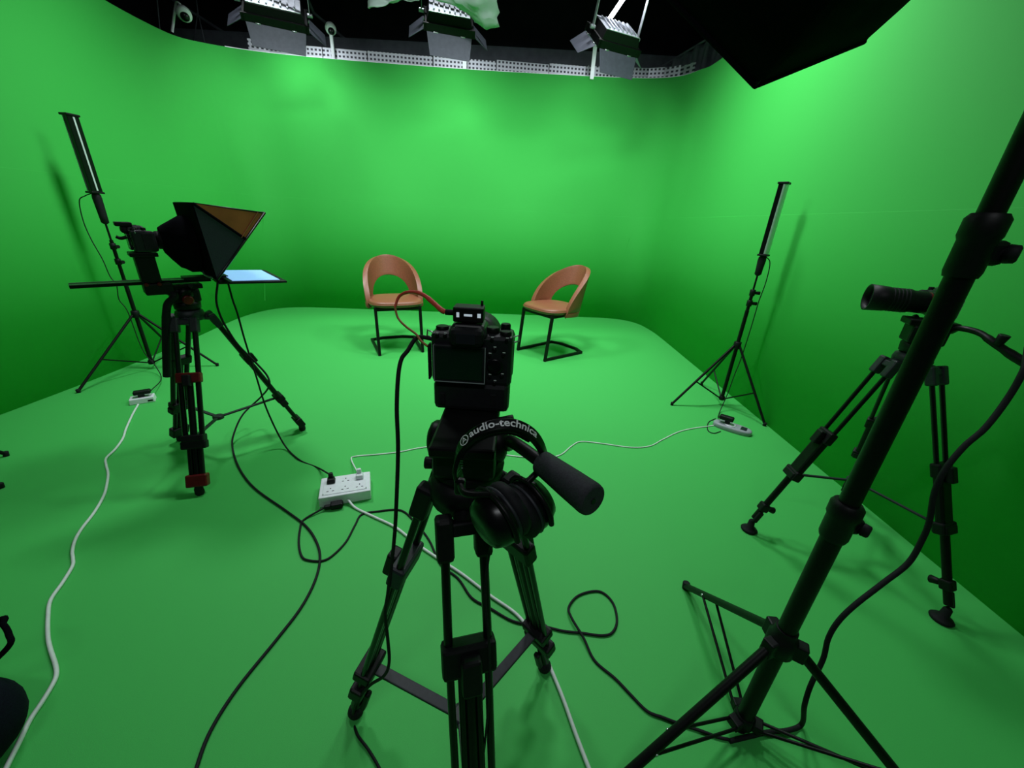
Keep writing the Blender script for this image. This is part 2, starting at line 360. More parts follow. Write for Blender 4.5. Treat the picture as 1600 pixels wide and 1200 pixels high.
# ------------------------------------------------------------------ chairs
def make_chair(label):
    t = thing('lounge_chair', label, 'chair')
    # cushion: rounded trapezoid seat
    m = MB(); n = 40; rings = [(.425, .90), (.432, .97), (.448, 1.0), (.468, .985), (.478, .93), (.482, .75), (.484, .3)]; vs = []
    def out(a):
        c, s = math.cos(a), math.sin(a); e = .62
        x = .235 * math.copysign(abs(c) ** e, c); y = .235 * math.copysign(abs(s) ** e, s)
        return x * (1 + (-.06 if y > 0 else .05) * abs(y) / .235), y - .01
    for z, k in rings:
        for i in range(n):
            x, y = out(2 * math.pi * i / n); vs.append(V((x * k, y * k, z)))
    fs = [(j * n + i, j * n + (i + 1) % n, (j + 1) * n + (i + 1) % n, (j + 1) * n + i) for j in range(len(rings) - 1) for i in range(n)]
    m.add(vs, fs, True); m.add(vs[:n], [tuple(reversed(range(n)))], True); m.add(vs[-n:], [tuple(range(n))], True)
    seat = m.build('seat', 'leather', t)
    pip = MB().tube([V((out(2 * math.pi * i / n)[0] * 1.0, out(2 * math.pi * i / n)[1] * 1.0, .452)) for i in range(n + 1)], .004, 6); pip.build('piping', 'leather', seat)
    # wrap-round shell back with an arched cutout
    m = MB(); N = 44; A = math.radians(104); HA = math.radians(54); vs = []; nl, nu = 4, 8
    for i in range(N + 1):
        th = -A + 2 * A * i / N; k = abs(th) / A
        zt = .425 + .40 * (1 - k ** 2.1) ** .72
        zb = .385 + .02 * k
        hole = .195 * math.sqrt(max(0, 1 - (th / HA) ** 2))
        zl = min(.45, zb + .5 * (zt - zb)) if hole <= 0 else .45
        zh = zl + hole
        zh = min(zh, zt - .004)
        def P(z):
            lean = (z - .42) * .30
            r = 1 + .02 * (z - .42)
            return V((.238 * r * math.sin(th), (.245 * r) * math.cos(th) - .005 + lean * max(0, math.cos(th * .8)), z))
        for j in range(nl + 1): vs.append(P(zb + (zl - zb) * j / nl))
        for j in range(nu + 1): vs.append(P(zh + (zt - zh) * j / nu))
    R = nl + nu + 2
    fs = []
    for i in range(N):
        a, b = i * R, (i + 1) * R
        for j in range(nl): fs.append((a + j, b + j, b + j + 1, a + j + 1))
        for j in range(nu): fs.append((a + nl + 1 + j, b + nl + 1 + j, b + nl + 2 + j, a + nl + 2 + j))
        thm = -A + 2 * A * (i + .5) / N
        if abs(thm) > HA: fs.append((a + nl, b + nl, b + nl + 1, a + nl + 1))
    m.add(vs, fs, True); bk = m.build('backrest', 'leather', t)
    s = bk.modifiers.new('thick', 'SOLIDIFY'); s.thickness = .042; s.offset = 0
    b = bk.modifiers.new('round', 'BEVEL'); b.width = .014; b.segments = 3; b.limit_method = 'ANGLE'; b.angle_limit = math.radians(50)
    # cantilever frame of black square tube
    def sq(p): 
        m = MB()
        for a, c in zip(p[:-1], p[1:]):
            a, c = V(a), V(c); x, y, d = frame_of(c - a); m.box((a + c) / 2, (.025, .025, (c - a).length + .018), (x, y, d))
        return m
    fx = .195
    for sx in (-1, 1):
        lg = sq([(sx * fx, -.19, .42), (sx * fx, -.235, .0135 )]).build('leg', 'black_metal', t, bevel=.003)
        MB().cyl((sx * fx, -.235, 0), (sx * fx, -.235, .006), .014).build('glide', 'black_rubber', lg)
        sq([(sx * fx, -.235, .0135 ), (sx * (fx + .015), .25, .0135 )]).build('runner', 'black_metal', t, bevel=.003)
    sq([(-fx - .015, .25, .0135 ), (-.10, .295, .0135 ), (.10, .295, .0135 ), (fx + .015, .25, .0135 )]).build('rear_bar', 'black_metal', t, bevel=.003)
    sq([(-fx, -.19, .41), (fx, -.19, .41)]).build('seat_rail', 'black_metal', t, bevel=.003)
    MB().box((0, 0.0, .405), (.36, .34, .03)).build('seat_pan', 'black_metal', t, bevel=.004)
    return t
def copy_tree(o, parent=None):
    c = o.copy(); col.objects.link(c); c.parent = parent
    for ch in list(o.children): copy_tree(ch, c)
    return c
def place(o, fl, fr):    # front-left and front-right foot positions
    a, b = V((fl.x, fl.y, 0)), V((fr.x, fr.y, 0)); x = (b - a).normalized(); y = V((-x.y, x.x, 0)); c = (a + b) / 2 + y * .235
    o.location = c; o.rotation_euler = (0, 0, math.atan2(x.y, x.x))
ch = make_chair('tan leather arched-back chair turned almost squarely to the camcorder tripod')
ch2 = copy_tree(ch)
tag(ch2, 'tan leather arched-back chair turned sideways toward the other chair', 'chair')
for c in (ch, ch2): c['group'] = 'pair of tan chairs on the green set'
place(ch, V((-1.212, 3.30, 0)), V((-.869, 3.465, 0))); place(ch2, V((.039, 3.695, 0)), V((.298, 3.39, 0)))

# ------------------------------------------------------------------ LED light sticks on thin stands
def thin_stand(label, base, zh, ztop, feet, knobs, grp):
    t = thing('light_stand', label, 'light stand', (base.x, base.y, 0), grp)
    b = V((base.x, base.y, 0)); up = V((0, 0, 1))
    m = MB(); m.tube([b + up * .05, b + up * (zh + .25)], .0125, 10); m.tube([b + up * (zh + .25), b + up * (ztop - .12)], .0105, 10); m.tube([b + up * (ztop - .12), b + up * ztop], .006, 10)
    m.build('pole', 'black_metal', t)
    hb = MB().cyl(b + up * (zh - .02), b + up * (zh + .03), .024).build('hub', 'black_plastic', t)
    MB().cyl(b + up * .04, b + up * .07, .02).build('lower_collar', 'black_plastic', t)
    for k, z in enumerate(knobs):
        cl = MB().cyl(b + up * (z - .02), b + up * (z + .02), .017).build('pole_clamp', 'black_plastic', t)
        MB().cyl(b + up * z + V((.012, 0, 0)), b + up * z + V((.045, -.01, 0)), .009, .012, 10).build('knob', 'black_plastic', cl)
    for fx, fy in feet:
        f = V((fx, fy, .008)); d = (f - b); d.z = 0; d.normalize(); h = b + d * .022 + up * zh
        lg = MB().tube([h, f], .0085, 8).build('leg', 'black_metal', t)
        MB().cyl(f - V((0, 0, .008)) - d * .004, f + V((0, 0, .016)) + d * .0, .011, .010, 10).build('foot_cap', 'black_rubber', lg)
        mid = h.lerp(f, .6); MB().tube([b + d * .018 + up * .055, mid], .0055, 6).build('strut', 'black_metal', t)
    return t
def led_stick(label, base, z0, zg, z1, face, wv=.05, grp=None):
    t = thing('led_light_stick', label, 'light stick', (base.x, base.y, z0), grp)
    b = V((base.x, base.y, 0)); up = V((0, 0, 1)); f = V(face).normalized(); s = up.cross(f).normalized(); ax = (s, f, up)
    MB().lathe(b + up * z0, up, [(0, .010), (.01, .020), (.05, .021), (zg - z0 - .03, .024), (zg - z0 - .01, .022), (zg - z0, .016)], 14).build('handle_grip', 'black_rubber', t)
    zc = (zg + z1) / 2; L = z1 - zg
    bd = MB().box(b + up * zc - f * .008, (wv, .028, L - .01), ax).build('housing', 'black_gloss', t, bevel=.004)
    MB().box(b + up * zc - f * .0235, (.009, .004, L - .03), ax).build('back_stripe', 'diffuser', bd)
    m = MB(); n = 8; vs = []
    for z in (zg + .012, z1 - .012):
        for k in range(n + 1):
            a = math.pi * k / n; vs.append(b + up * z + f * (.006 + .022 * math.sin(a)) + s * (wv * .56 * math.cos(a)))
    m.add(vs, [(k, k + 1, n + 2 + k, n + 1 + k) for k in range(n)], True); m.add(vs, [tuple(range(n + 1)), tuple(reversed(range(n + 1, 2 * n + 2)))])
    m.build('diffuser', 'diffuser', t)
    for z in (zg + .004, z1 - .004): MB().box(b + up * z + f * .001, (wv + .01, .058, .012), ax).build('end_cap', 'black_plastic', t, bevel=.003)
LB = V((-2.764, 2.714, 0)); RB = V((1.57, 2.636, 0))
thin_stand('thin black light stand by the left wall behind the teleprompter', LB, .42, 1.05, [(-2.847, 2.246), (-2.36, 2.84), (-2.93, 3.12)], [.89, .79], 'thin stands carrying light sticks')
led_stick('upright LED light stick with white back stripe behind the teleprompter', LB, 1.03, 1.215, 1.645, (-.88, .15, 0), .062, 'upright LED light sticks')
thin_stand('thin black light stand by the right wall beside the grey power strip', RB, .46, .97, [(1.182, 2.575), (1.722, 2.322), (1.60, 3.03)], [.83, .76], 'thin stands carrying light sticks')
led_stick('upright LED light stick casting its shadow on the right green wall', RB, .94, 1.065, 1.485, (.72, -.69, 0), .060, 'upright LED light sticks')

# ------------------------------------------------------------------ generic tripod
def tripod(name, label, C0, zt, feet, tops, st):
    t = thing(name, label, 'tripod', (C0.x, C0.y, 0)); up = V((0, 0, 1)); C = V((C0.x, C0.y, 0))
    M = st['m']
    # bowl / crown
    MB().lathe(C + up * (zt - .035), up, [(0, .030), (.005, .050), (.03, .054), (.045, .05), (.05, .042)], 24).build('crown', M, t)
    cen = C + up * st['zs']
    hubm = MB().lathe(cen - up * .01, up, [(0, .018), (.003, .024), (.017, .024), (.02, .018)], 14).build('spreader_hub', 'bar_grey', t)
    for i, (f, T) in enumerate(zip(feet, tops)):
        f = V((f[0], f[1], 0)); T = V(T); fz = f + up * st['fz']; d = (fz - T); L = d.length; d.normalize()
        h = V((d.x, d.y, 0)).normalized(); s = V((-h.y, h.x, 0)); n = s.cross(d).normalized(); ax = (s, n, d)
        P = lambda k: T + d * (L * k)
        w0, w1, r = st['w0'], st['w1'], st['r']; k1, k2 = st['k1'], st['k2']
        lg = MB().box(P(.012), (w0 * 2, .018, .022), ax).build('leg', M, t, bevel=.004)       # leg head at the crown
        for q in (-1, 1): MB().box(P(.028) + s * q * w0, (r * 2 + .012, .030, .065), ax).build('shoulder_cap', M, lg, bevel=.006)
        MB().tube([C + up * (zt - .015), P(.01)], .016, 8).build('shoulder', M, lg)
        for q in (-1, 1): MB().tube([P(.01) + s * q * w0, P(k1) + s * q * w1], r, 10).build('upper_rod', 'black_gloss', lg)
        MB().box(P(k1), (w1 * 2 + .022, .030, st['cl']), ax).build('collar', st['acc'] if i == 0 else 'black_plastic', lg, bevel=.006)
        cn = MB().box(P(k1) - n * .024 + d * .012, (.030, .022, st['cl'] * 1.1), ax); cn.build('clamp_lever', 'black_plastic', lg, bevel=.005)
        if st['mid'] == 4:
            for q in (-1, 1): MB().tube([P(k1) + s * q * w1 * .98, P(k2) + s * q * w1 * .90], r * .9, 10).build('middle_rod', 'black_gloss', lg)
            for q in (-.42, .42): MB().tube([P(k1) + s * q * w1, P(k2) + s * q * w1], r * .85, 10).build('inner_rod', 'black_gloss', lg)
            MB().tube([P(k1), P(k2)], .0085, 10).build('middle_tube', 'black_metal', lg)
        elif st['mid'] == 3:
            for q in (-1, 0, 1): MB().tube([P(k1) + s * q * w1 * .9, P(k2) + s * q * w1 * .85], r * (1.25 if q == 0 else 1), 10).build('middle_rod', 'black_gloss', lg)
        else:
            MB().box(P((k1 + k2) / 2), (w1 * 2 + .008, .026, L * (k2 - k1)), ax).build('middle_tube', 'black_metal', lg, bevel=.008)
        MB().box(P(k2), (w1 * 2 + .024, .034, st['cl'] * .8), ax).build('lower_collar', 'black_plastic', lg, bevel=.006)
        if st.get('low') == 2:
            for q in (-.55, 0, .55): MB().tube([P(k2) + s * q * w1, P(.985) + s * q * w1], r, 10).build('lower_rod', 'black_gloss', lg)
            MB().box(P(.955), (w1 * 1.7 + .02, .036, .055), ax).build('foot_collar', st['acc'] if i == 0 else 'black_plastic', lg, bevel=.006)
        else:
            MB().tube([P(k2), P(.985)], st['rl'], 10).build('lower_tube', 'black_metal', lg)
        # foot
        if st['foot'] == 'disc':
            MB().lathe(f, up, [(0, .030), (.006, .033), (.012, .028), (.022, .014), (.05, .012), (.056, .008)], 18).build('foot', 'black_rubber', lg)
            MB().box(P(.965) + s * .012 - n * .0, (.012, .020, .055), ax).build('foot_strap', 'black_rubber', lg, bevel=.004)
            MB().box(P(.90), (.034, .034, .035), ax).build('leg_lock', 'black_plastic', lg, bevel=.005)
            MB().cyl(P(.90) + n * .015, P(.90) + n * .045, .010, .014, 10).build('lock_knob', 'black_plastic', lg)
        elif st['foot'] == 'ball':
            MB().lathe(f, up, [(0, .010), (.004, .017), (.014, .020), (.024, .017), (.03, .010)], 16).build('foot', 'black_rubber', lg)
            MB().box(P(.93) - s * .0 + n * .02, (.018, .014, .075), ax).build('foot_spike_cover', 'black_plastic', lg, bevel=.005)
        else:
            MB().lathe(f, up, [(0, .014), (.008, .018), (.03, .017), (.045, .012)], 14).build('foot', 'black_rubber', lg)
        ka = st['ks']; a = P(ka); v = (cen - a); l = v.length; v.normalize(); sd = up.cross(v).normalized()
        MB().box(a, (w1 * 2 + .012, .042, .03), ax).build('spreader_clamp', 'black_plastic', lg, bevel=.005)
        MB().box((a + cen) / 2, (l, st['sw'], .008), (v, sd, v.cross(sd))).build('spreader_arm', 'bar_grey', t, bevel=.002)
    return t

# ------------------------------------------------------------------ middle tripod
CT = V((-.068, .498, 0))
tripod('camera_tripod', 'black twin-rod tripod with headphones hanging from its padded pan handle', CT, .80,
       [(-.351, .572), (.138, .705), (.006, .205)], [(-.118, .515, .785), (-.012, .545, .785), (-.06, .438, .775)],
       dict(m='black_plastic', zs=.17, fz=.03, w0=.028, w1=.030, r=.0068, k1=.27, k2=.82, cl=.05, acc='bar_grey', mid=4, rl=.013, foot='ball', ks=.74, sw=.024))
def fluid_head(label, C, z0, z1, fw, k=1.0, mark=False):
    t = thing('fluid_head', label, 'tripod head', (C.x, C.y, z0)); up = V((0, 0, 1)); f = V(fw).normalized(); s = V((f.y, -f.x, 0)); ax = (s, f, up); b = V((C.x, C.y, 0))
    h = z1 - z0
    MB().lathe(b + up * z0, up, [(0, .030 * k), (.006, .040 * k), (h * .28, .042 * k), (h * .34, .036 * k)], 22).build('pan_base', 'black_plastic', t)
    bd = MB().box(b + up * (z0 + h * .58), (.066 * k, .085 * k, h * .52), ax).build('body', 'black_plastic', t, bevel=.008)
    MB().box(b + up * (z1 - h * .09), (.066 * k, .11 * k, h * .18), ax).build('plate', 'black_metal', t, bevel=.004)
    for q in (-1, 1): MB().lathe(b + up * (z0 + h * .66) + s * q * .03 * k, s * q, [(0, .022 * k), (.010, .022 * k), (.016, .019 * k), (.02, .012 * k)], 18).build('tilt_drum', 'black_metal', t)
    MB().cyl(b + up * (z0 + h * .2) - s * .030 * k, b + up * (z0 + h * .2) - s * .050 * k, .009, .010, 12).build('pan_lock_knob', 'black_plastic', t)
    MB().cyl(b + up * (z1 - h * .1) + s * .028 * k + f * .02, b + up * (z1 - h * .02) + s * .05 * k + f * .02, .008, .009, 10).build('plate_lock', 'black_plastic', t)
    if mark:
        for r in range(4): MB().box(b + up * (z0 + h * .70 - r * .004) - f * .0432 * k - s * .006, (.012, .001, .0022), ax).build('print_line', 'grey_plastic', bd)
    return t
hd = fluid_head('black fluid head under the middle camera', V((-.063, .515, 0)), .80, .896, (0, 1, 0), 1.38, True)
# pan handle
g0, g1 = atd(846, 722, .475), atd(927, 783, .405)
MB().tube([V((-.02, .51, .865)), V((.0, .50, .868)), atd(800, 690, .515), g0 + (g1 - g0) * .1], .0085, 12, 5).build('pan_bar', 'black_metal', hd)
ga = (g1 - g0).normalized(); gl = (g1 - g0).length
gp = MB().lathe(g0, ga, [(0, .012), (.003, .0155), (gl * .3, .0165), (gl * .6, .0178), (gl * .93, .0188), (gl * .985, .0178), (gl, .0155)], 28).build('padded_grip', 'grip_foam', hd)
MB().lathe(g1 + ga * .0002, ga, [(0, .0032), (.0006, .0030)], 14).build('grip_hole', 'black_gloss', gp)

# ------------------------------------------------------------------ cameras
def camera_body(name, label, loc, fw, lens_len, lens_r, grip=True, z_off=0, grp=None):
    t = thing(name, label, 'camera', loc, grp); up = V((0, 0, 1)); f = V(fw).normalized(); s = V((f.y, -f.x, 0)); ax = (s, f, up); L = V(loc)
    P = lambda x, y, z: L + s * x + f * y + up * z
    zb = .045 if grip else 0
    if grip: MB().box(P(0, .022, .0245), (.120, .050, .049), ax).build('battery_grip', 'camera_black', t, bevel=.008)
    bd = MB().box(P(0, .024, zb + .041), (.124, .052, .082), ax).build('body', 'camera_black', t, bevel=.007)
    MB().box(P(.048, .045, zb + .04), (.030, .05, .078), ax).build('hand_grip', 'black_rubber', t, bevel=.010)
    MB().box(P(-.006, .022, zb + .086), (.062, .056, .020), ax, .78).build('viewfinder_hump', 'camera_black', t, bevel=.006)
    ey = MB().box(P(-.006, -.010, zb + .080), (.050, .022, .028), ax).build('eyecup', 'black_rubber', t, bevel=.008)
    MB().box(P(-.006, -.0215, zb + .080), (.028, .002, .016), ax).build('eyepiece_glass', 'glass_dark', ey, bevel=.003)
    sc = MB().box(P(-.017, -.006, zb + .036), (.079, .008, .060), ax).build('screen', 'camera_black', t, bevel=.002)
    MB().box(P(-.017, -.0104, zb + .037), (.070, .001, .050), ax).build('screen_glass', 'lcd_glass', sc)
    for sx in (-1, 1): MB().box(P(-.017 + sx * .0385, -.0105, zb + .036), (.0012, .001, .058), ax).build('screen_edge', 'grey_plastic', sc)
    MB().box(P(-.017, -.0105, zb + .0075), (.077, .001, .0012), ax).build('screen_edge', 'grey_plastic', sc)
    MB().lathe(P(.036, .0, zb + .034), -f, [(0, .0125), (.004, .0125), (.005, .010), (.0055, .004)], 18).build('control_wheel', 'black_gloss', t)
    for x, z, r in ((.034, .060, .0035), (.027, .050, .003), (.048, .052, .003), (.028, .016, .003), (.047, .018, .003), (.036, .006, .003), (.030, .075, .003), (.052, .075, .003), (-.052, .077, .0035), (-.040, .077, .003)):
        b = MB().lathe(P(x, -.001, zb + z), -f, [(0, r), (.002, r), (.0028, r * .7)], 10).build('button', 'black_gloss', t)
        MB().box(P(x + .001, -.0022, zb + z + .0048), (.004, .0006, .0014), ax).build('button_mark', 'print_white', b)
    for x, y, r, hh in ((.030, .018, .0105, .009), (.050, .010, .009, .006), (.048, .040, .008, .010), (-.048, .02, .010, .006)):
        MB().lathe(P(x, y, zb + .081), up, [(0, r), (hh * .8, r), (hh, r * .85)], 16).build('dial', 'black_metal', t)
    MB().box(P(-.006, .018, zb + .0965), (.022, .020, .003), ax).build('hot_shoe', 'black_metal', t)
    for q in (-1, 1): MB().tube([P(q * .062, .012, zb + .078), P(q * .069, .012, zb + .081), P(q * .070, .012, zb + .072), P(q * .063, .012, zb + .070)], .0014, 6).build('strap_lug', 'steel', t)
    lp = [(0, .031), (.012, .034), (.018, lens_r * .92), (lens_len * .3, lens_r * .92), (lens_len * .34, lens_r), (lens_len * .66, lens_r), (lens_len * .7, lens_r * 1.05), (lens_len, lens_r * 1.14), (lens_len, lens_r), (lens_len - .02, lens_r * .9)]
    ln = MB().lathe(P(-.006, .05, zb + .042), f, lp, 28).build('lens', 'black_plastic', t)
    MB().lathe(P(-.006, .05 + lens_len - .021, zb + .042), f, [(0, lens_r * .9), (.004, lens_r * .6), (.006, .001)], 24).build('front_glass', 'glass_dark', ln)
    for k in (.38, .44, .5, .56, .62): MB().lathe(P(-.006, .05 + lens_len * k, zb + .042), f, [(0, lens_r), (.001, lens_r * 1.02), (.004, lens_r * 1.02), (.005, lens_r)], 28).build('focus_rib', 'black_rubber', ln)
    return t, P
cam1, P1 = camera_body('mirrorless_camera', 'black mirrorless camera seen from behind on the middle tripod', V((-.0635, .552, .8975)), (0.02, 1, 0), .10, .038)
for z, hh in ((.090, .030), (.062, .026)): MB().box(P1(-.0665, .01, z), (.003, .016, hh)).build('port_flap', 'black_rubber', cam1, bevel=.001)
MB().box(P1(.035, -.0015, .022), (.010, .004, .020)).build('grip_joystick_pad', 'black_rubber', cam1, bevel=.001)
MB().box(P1(-.045, -.0035, .020), (.008, .004, .020)).build('grip_joystick_pad', 'black_rubber', cam1, bevel=.001)
# wireless receiver in the hot shoe
rc0 = P1(-.006, .004, .1425)
rc = thing('wireless_receiver', 'small black wireless microphone receiver on top of the middle camera', 'receiver', rc0)
rb = MB().box(rc0 + V((0, .012, .012)), (.045, .030, .022)).build('case', 'black_plastic', rc, bevel=.002)
MB().box(rc0 + V((.0, -.0034, .012)), (.012, .001, .003)).build('screen_mark', 'lcd_mark', rb)
MB().box(rc0 + V((-.015, -.0034, .012)), (.004, .001, .007)).build('level_mark', 'lcd_mark', rb)
MB().box(rc0 + V((.016, -.0034, .012)), (.005, .001, .006)).build('battery_mark', 'lcd_mark', rb)
MB().cyl(rc0 + V((.018, .02, .022)), rc0 + V((.018, .02, .030)), .002).build('antenna', 'black_plastic', rc)
MB().cyl(rc0 + V((-.036, .010, .012)), rc0 + V((-.0225, .010, .012)), .0042).build('jack_plug', 'black_rubber', rc)
MB().cyl(rc0 + V((-.0235, .010, .012)), rc0 + V((-.0222, .010, .012)), .0030).build('jack_collar', 'steel', rc)
j = rc0 + V((-.036, .010, .012))
red = MB().tube([j, j + V((-.006, 0, .003)), atd(678, 474, .578), atd(660, 460, .582), atd(640, 456, .585), atd(624, 463, .59), atd(617, 480, .59)], [.0042, .0042, .0040, .0032, .0026, .0023, .0021], 8, 6)
rcab = red.build('red_microphone_cable', 'red_cable', None, j); tag(rcab, 'short curly red microphone cable arching left of the receiver', 'cable')
MB().tube([atd(617, 480, .59), atd(622, 497, .59), atd(634, 510, .585), atd(650, 522, .58), atd(657, 532, .578), atd(668, 541, .575)], .0018, 8, 6).build('thin_tail', 'olive_cable', rcab)

# camera on the right tripod
RT3 = V((1.385, 1.295, 0))
cam3, P3 = camera_body('long_lens_camera', 'black camera with a long lens on the tripod by the right wall', V((1.452, 1.328, .958)), (-.92, .40, 0), .170, .040, grip=False)
MB().lathe(P3(-.006, .056, .042), V((-.92, .40, 0)), [(0, .0345), (.002, .0352), (.004, .0345)], 28).build('red_mount_ring', 'red_anodised', cam3)

# ------------------------------------------------------------------ right tripod
tripod('stabiliser_tripod', 'black tripod with dished rubber feet by the right green wall', RT3, .82,
       [(1.065, 1.318), (1.516, .935), (1.655, 1.56)], [(1.318, 1.298, .80), (1.418, 1.238, .80), (1.422, 1.345, .80)],
       dict(m='bar_grey', zs=.30, fz=.055, w0=.026, w1=.024, r=.0072, k1=.42, k2=.66, cl=.05, acc='black_plastic', mid=1, rl=.0125, foot='disc', ks=.665, sw=.010))
h3 = fluid_head('black fluid head under the long lens camera', RT3, .835, .953, (-.92, .40, 0), 1.15)
MB().tube([V((1.43, 1.26, .925)), onY(1500, 513, 1.22), onY(1530, 520, 1.17), onY(1555, 537, 1.12), onY(1600, 566, 1.05), onY(1680, 606, .95)], [.009, .009, .009, .011, .013, .013], 12, 5).build('pan_arm', 'black_metal', h3)
q = onY(1560, 536, 1.11); MB().cyl(q + V((0, 0, -.005)), q + V((0, -.005, .025)), .010, .013).build('arm_clamp_knob', 'black_plastic', h3)

# ------------------------------------------------------------------ teleprompter tripod and rig
TT = V((-1.455, 1.672, 0)); YAW = .841
TF = V((math.cos(YAW), math.sin(YAW), 0)); TG = V((TF.y, -TF.x, 0)); TO = V((-1.464, 1.664, 0))
TP = lambda s, t, z: TO + TF * s + TG * t + V((0, 0, z))
tripod('heavy_tripod', 'black twin-tube tripod with red collars carrying the teleprompter', TT, .735,
       [(-1.352, 1.351), (-1.774, 1.762), (-1.206, 1.937)], [(-1.435, 1.612, .715), (-1.515, 1.69, .715), (-1.405, 1.725, .715)],
       dict(m='bar_grey', zs=.21, fz=.035, w0=.036, w1=.036, r=.0105, k1=.34, k2=.74, cl=.045, acc='red_anodised', mid=3, low=2, rl=.012, foot='stub', ks=.70, sw=.016))
h2 = fluid_head('black fluid head between the teleprompter rail and its tripod', TT, .75, .862, TF, 1.2)
MB().lathe(TT + V((0, 0, .80)) + TG * .055, TG, [(0, .020), (.008, .020), (.010, .016)], 18).build('drum_ring', 'red_anodised', h2)
MB().tube([TP(-.05, .03, .84), onY(274, 462, 1.60), onY(264, 472, 1.59), onY(260, 488, 1.58), onY(260, 540, 1.57), onY(261, 588, 1.56)], [.013, .013, .014, .015, .015], 12, 5).build('pan_arm', 'black_rubber', h2)
tp = thing('teleprompter', 'black teleprompter with hooded glass and brown panel on a long rail', 'teleprompter', TP(0, 0, .862)); up = V((0, 0, 1)); tax = (TG, TF, up)
rail = MB(); 
MB().box(TP(-.10, 0, .875), (.05, .43, .014), tax).build('rail', 'black_metal', tp, bevel=.002)
MB().box(TP(-.10, .0255, .882), (.003, .43, .003), tax).build('rail_edge', 'steel', tp)
MB().box(TP(-.10, -.0255, .882), (.003, .43, .003), tax).build('rail_edge', 'steel', tp)
MB().box(TP(.10, 0, .885), (.07, .16, .012), tax).build('front_plate', 'black_plastic', tp, bevel=.002)
# riser block carrying the camera
rs = MB().box(TP(-.085, .02, .935), (.075, .062, .115), tax).build('camera_riser', 'black_plastic', tp, bevel=.006)
MB().box(TP(-.085, .02, .987), (.09, .085, .016), tax).build('riser_plate', 'black_metal', tp, bevel=.003)
MB().box(TP(-.07, .02, .852), (.085, .09, .045), tax).build('rail_clamp', 'black_plastic', tp, bevel=.005)
for q in (-.02, .02): MB().lathe(TP(-.085 + q, .058, .872), TG, [(0, .008), (.006, .008), (.008, .005)], 12).build('clamp_screw', 'red_anodised', tp)
# hood
hs0, hz0, hs1, hz1, hs2, hz2, hw = .107, .898, .088, 1.184, .328, 1.162, .19
near = [TP(hs0, hw, hz0), TP(hs2, hw, hz2), TP(hs1, hw, hz1)]; far = [TP(hs0, -hw, hz0), TP(hs2, -hw, hz2), TP(hs1, -hw, hz1)]
mb_ = TP(hs0, hw, hz0).lerp(TP(hs2, hw, hz2), .60)
hood = MB().prism([near[0], mb_, near[2]], TG, .004).build('side_panel', 'navy_cloth', tp)
MB().prism([mb_, near[1], near[2]], TG, .004).build('brown_side_panel', 'brown_panel', tp)['label'] = 'glossy brown triangular panel'
MB().prism([far[0], far[1], far[2]], TG, .004).build('side_panel', 'navy_cloth', tp)
MB().prism([near[2], near[1], far[1], far[2]], up, .004).build('top_panel', 'dark_cloth', tp)
MB().prism([TP(hs0 - .004, -hw, hz0), TP(hs0 - .004, hw, hz0), TP(hs1 - .004, hw, hz1), TP(hs1 - .004, -hw, hz1)], TF, .004).build('back_panel', 'dark_cloth', tp)
MB().tube([near[1], near[2], far[2]], .0035, 8).build('top_binding', 'black_gloss', tp)
MB().tube([near[0], near[1], far[1], far[0]], .006, 8).build('glass_frame', 'black_gloss', tp)
gl_ = MB().prism([near[0] + TF * .003, near[1] + TF * .003, far[1] + TF * .003, far[0] + TF * .003], (near[1] - near[0]).cross(TG), .003).build('mirror_glass', 'glass_dark', tp)
MB().tube([near[2], mb_], .006, 8).build('panel_seam', 'dark_cloth', tp)
MB().tube([mb_.lerp(near[1], .06) + TG * .004 - TF * .02, near[1].lerp(near[2], .10) + TG * .004], .0022, 6).build('panel_hem', 'brown_panel', tp)
MB().box(TP(.075, .10, .985), (.004, .012, .045), tax).build('fabric_tag', 'grey_plastic', tp)
# lens sock: black cloth cone gathered around the lens
vs = []; m = MB(); n = 24
for k, (sx, r, z) in enumerate(((.085, .120, 1.02), (.055, .118, 1.02), (.025, .100, 1.025), (.0, .070, 1.035), (-.015, .052, 1.04))):
    for i in range(n):
        a = 2 * math.pi * i / n; rr = r * (1 + .05 * math.sin(a * 5 + k) + .03 * math.sin(a * 9 - k)); vs.append(TP(sx, rr * math.cos(a) * .95 + .01, z + rr * math.sin(a) * .92))
m.add(vs, [(k * n + i, k * n + (i + 1) % n, (k + 1) * n + (i + 1) % n, (k + 1) * n + i) for k in range(4) for i in range(n)], True); m.add(vs[-n:], [tuple(range(n))])
m.build('lens_sock', 'dark_cloth', tp)
MB().tube([TP(.09, .04, .92), TP(.085, .10, .905), TP(.10, .15, .90)], .004, 6, 4).build('support_rod', 'steel', tp)
cam2, P2 = camera_body('prompter_camera', 'black camera mounted behind the teleprompter hood', TP(-.105, .005, .9965), TF, .075, .034, grip=False)
MB().box(P2(.0, -.01, .100), (.045, .05, .016), tax).build('top_monitor_mount', 'black_plastic', cam2, bevel=.004)
MB().tube([P2(.03, -.012, .055), P2(.03, -.03, .05), P2(.03, -.042, .056)], .006, 8, 4).build('side_lever', 'black_metal', cam2)
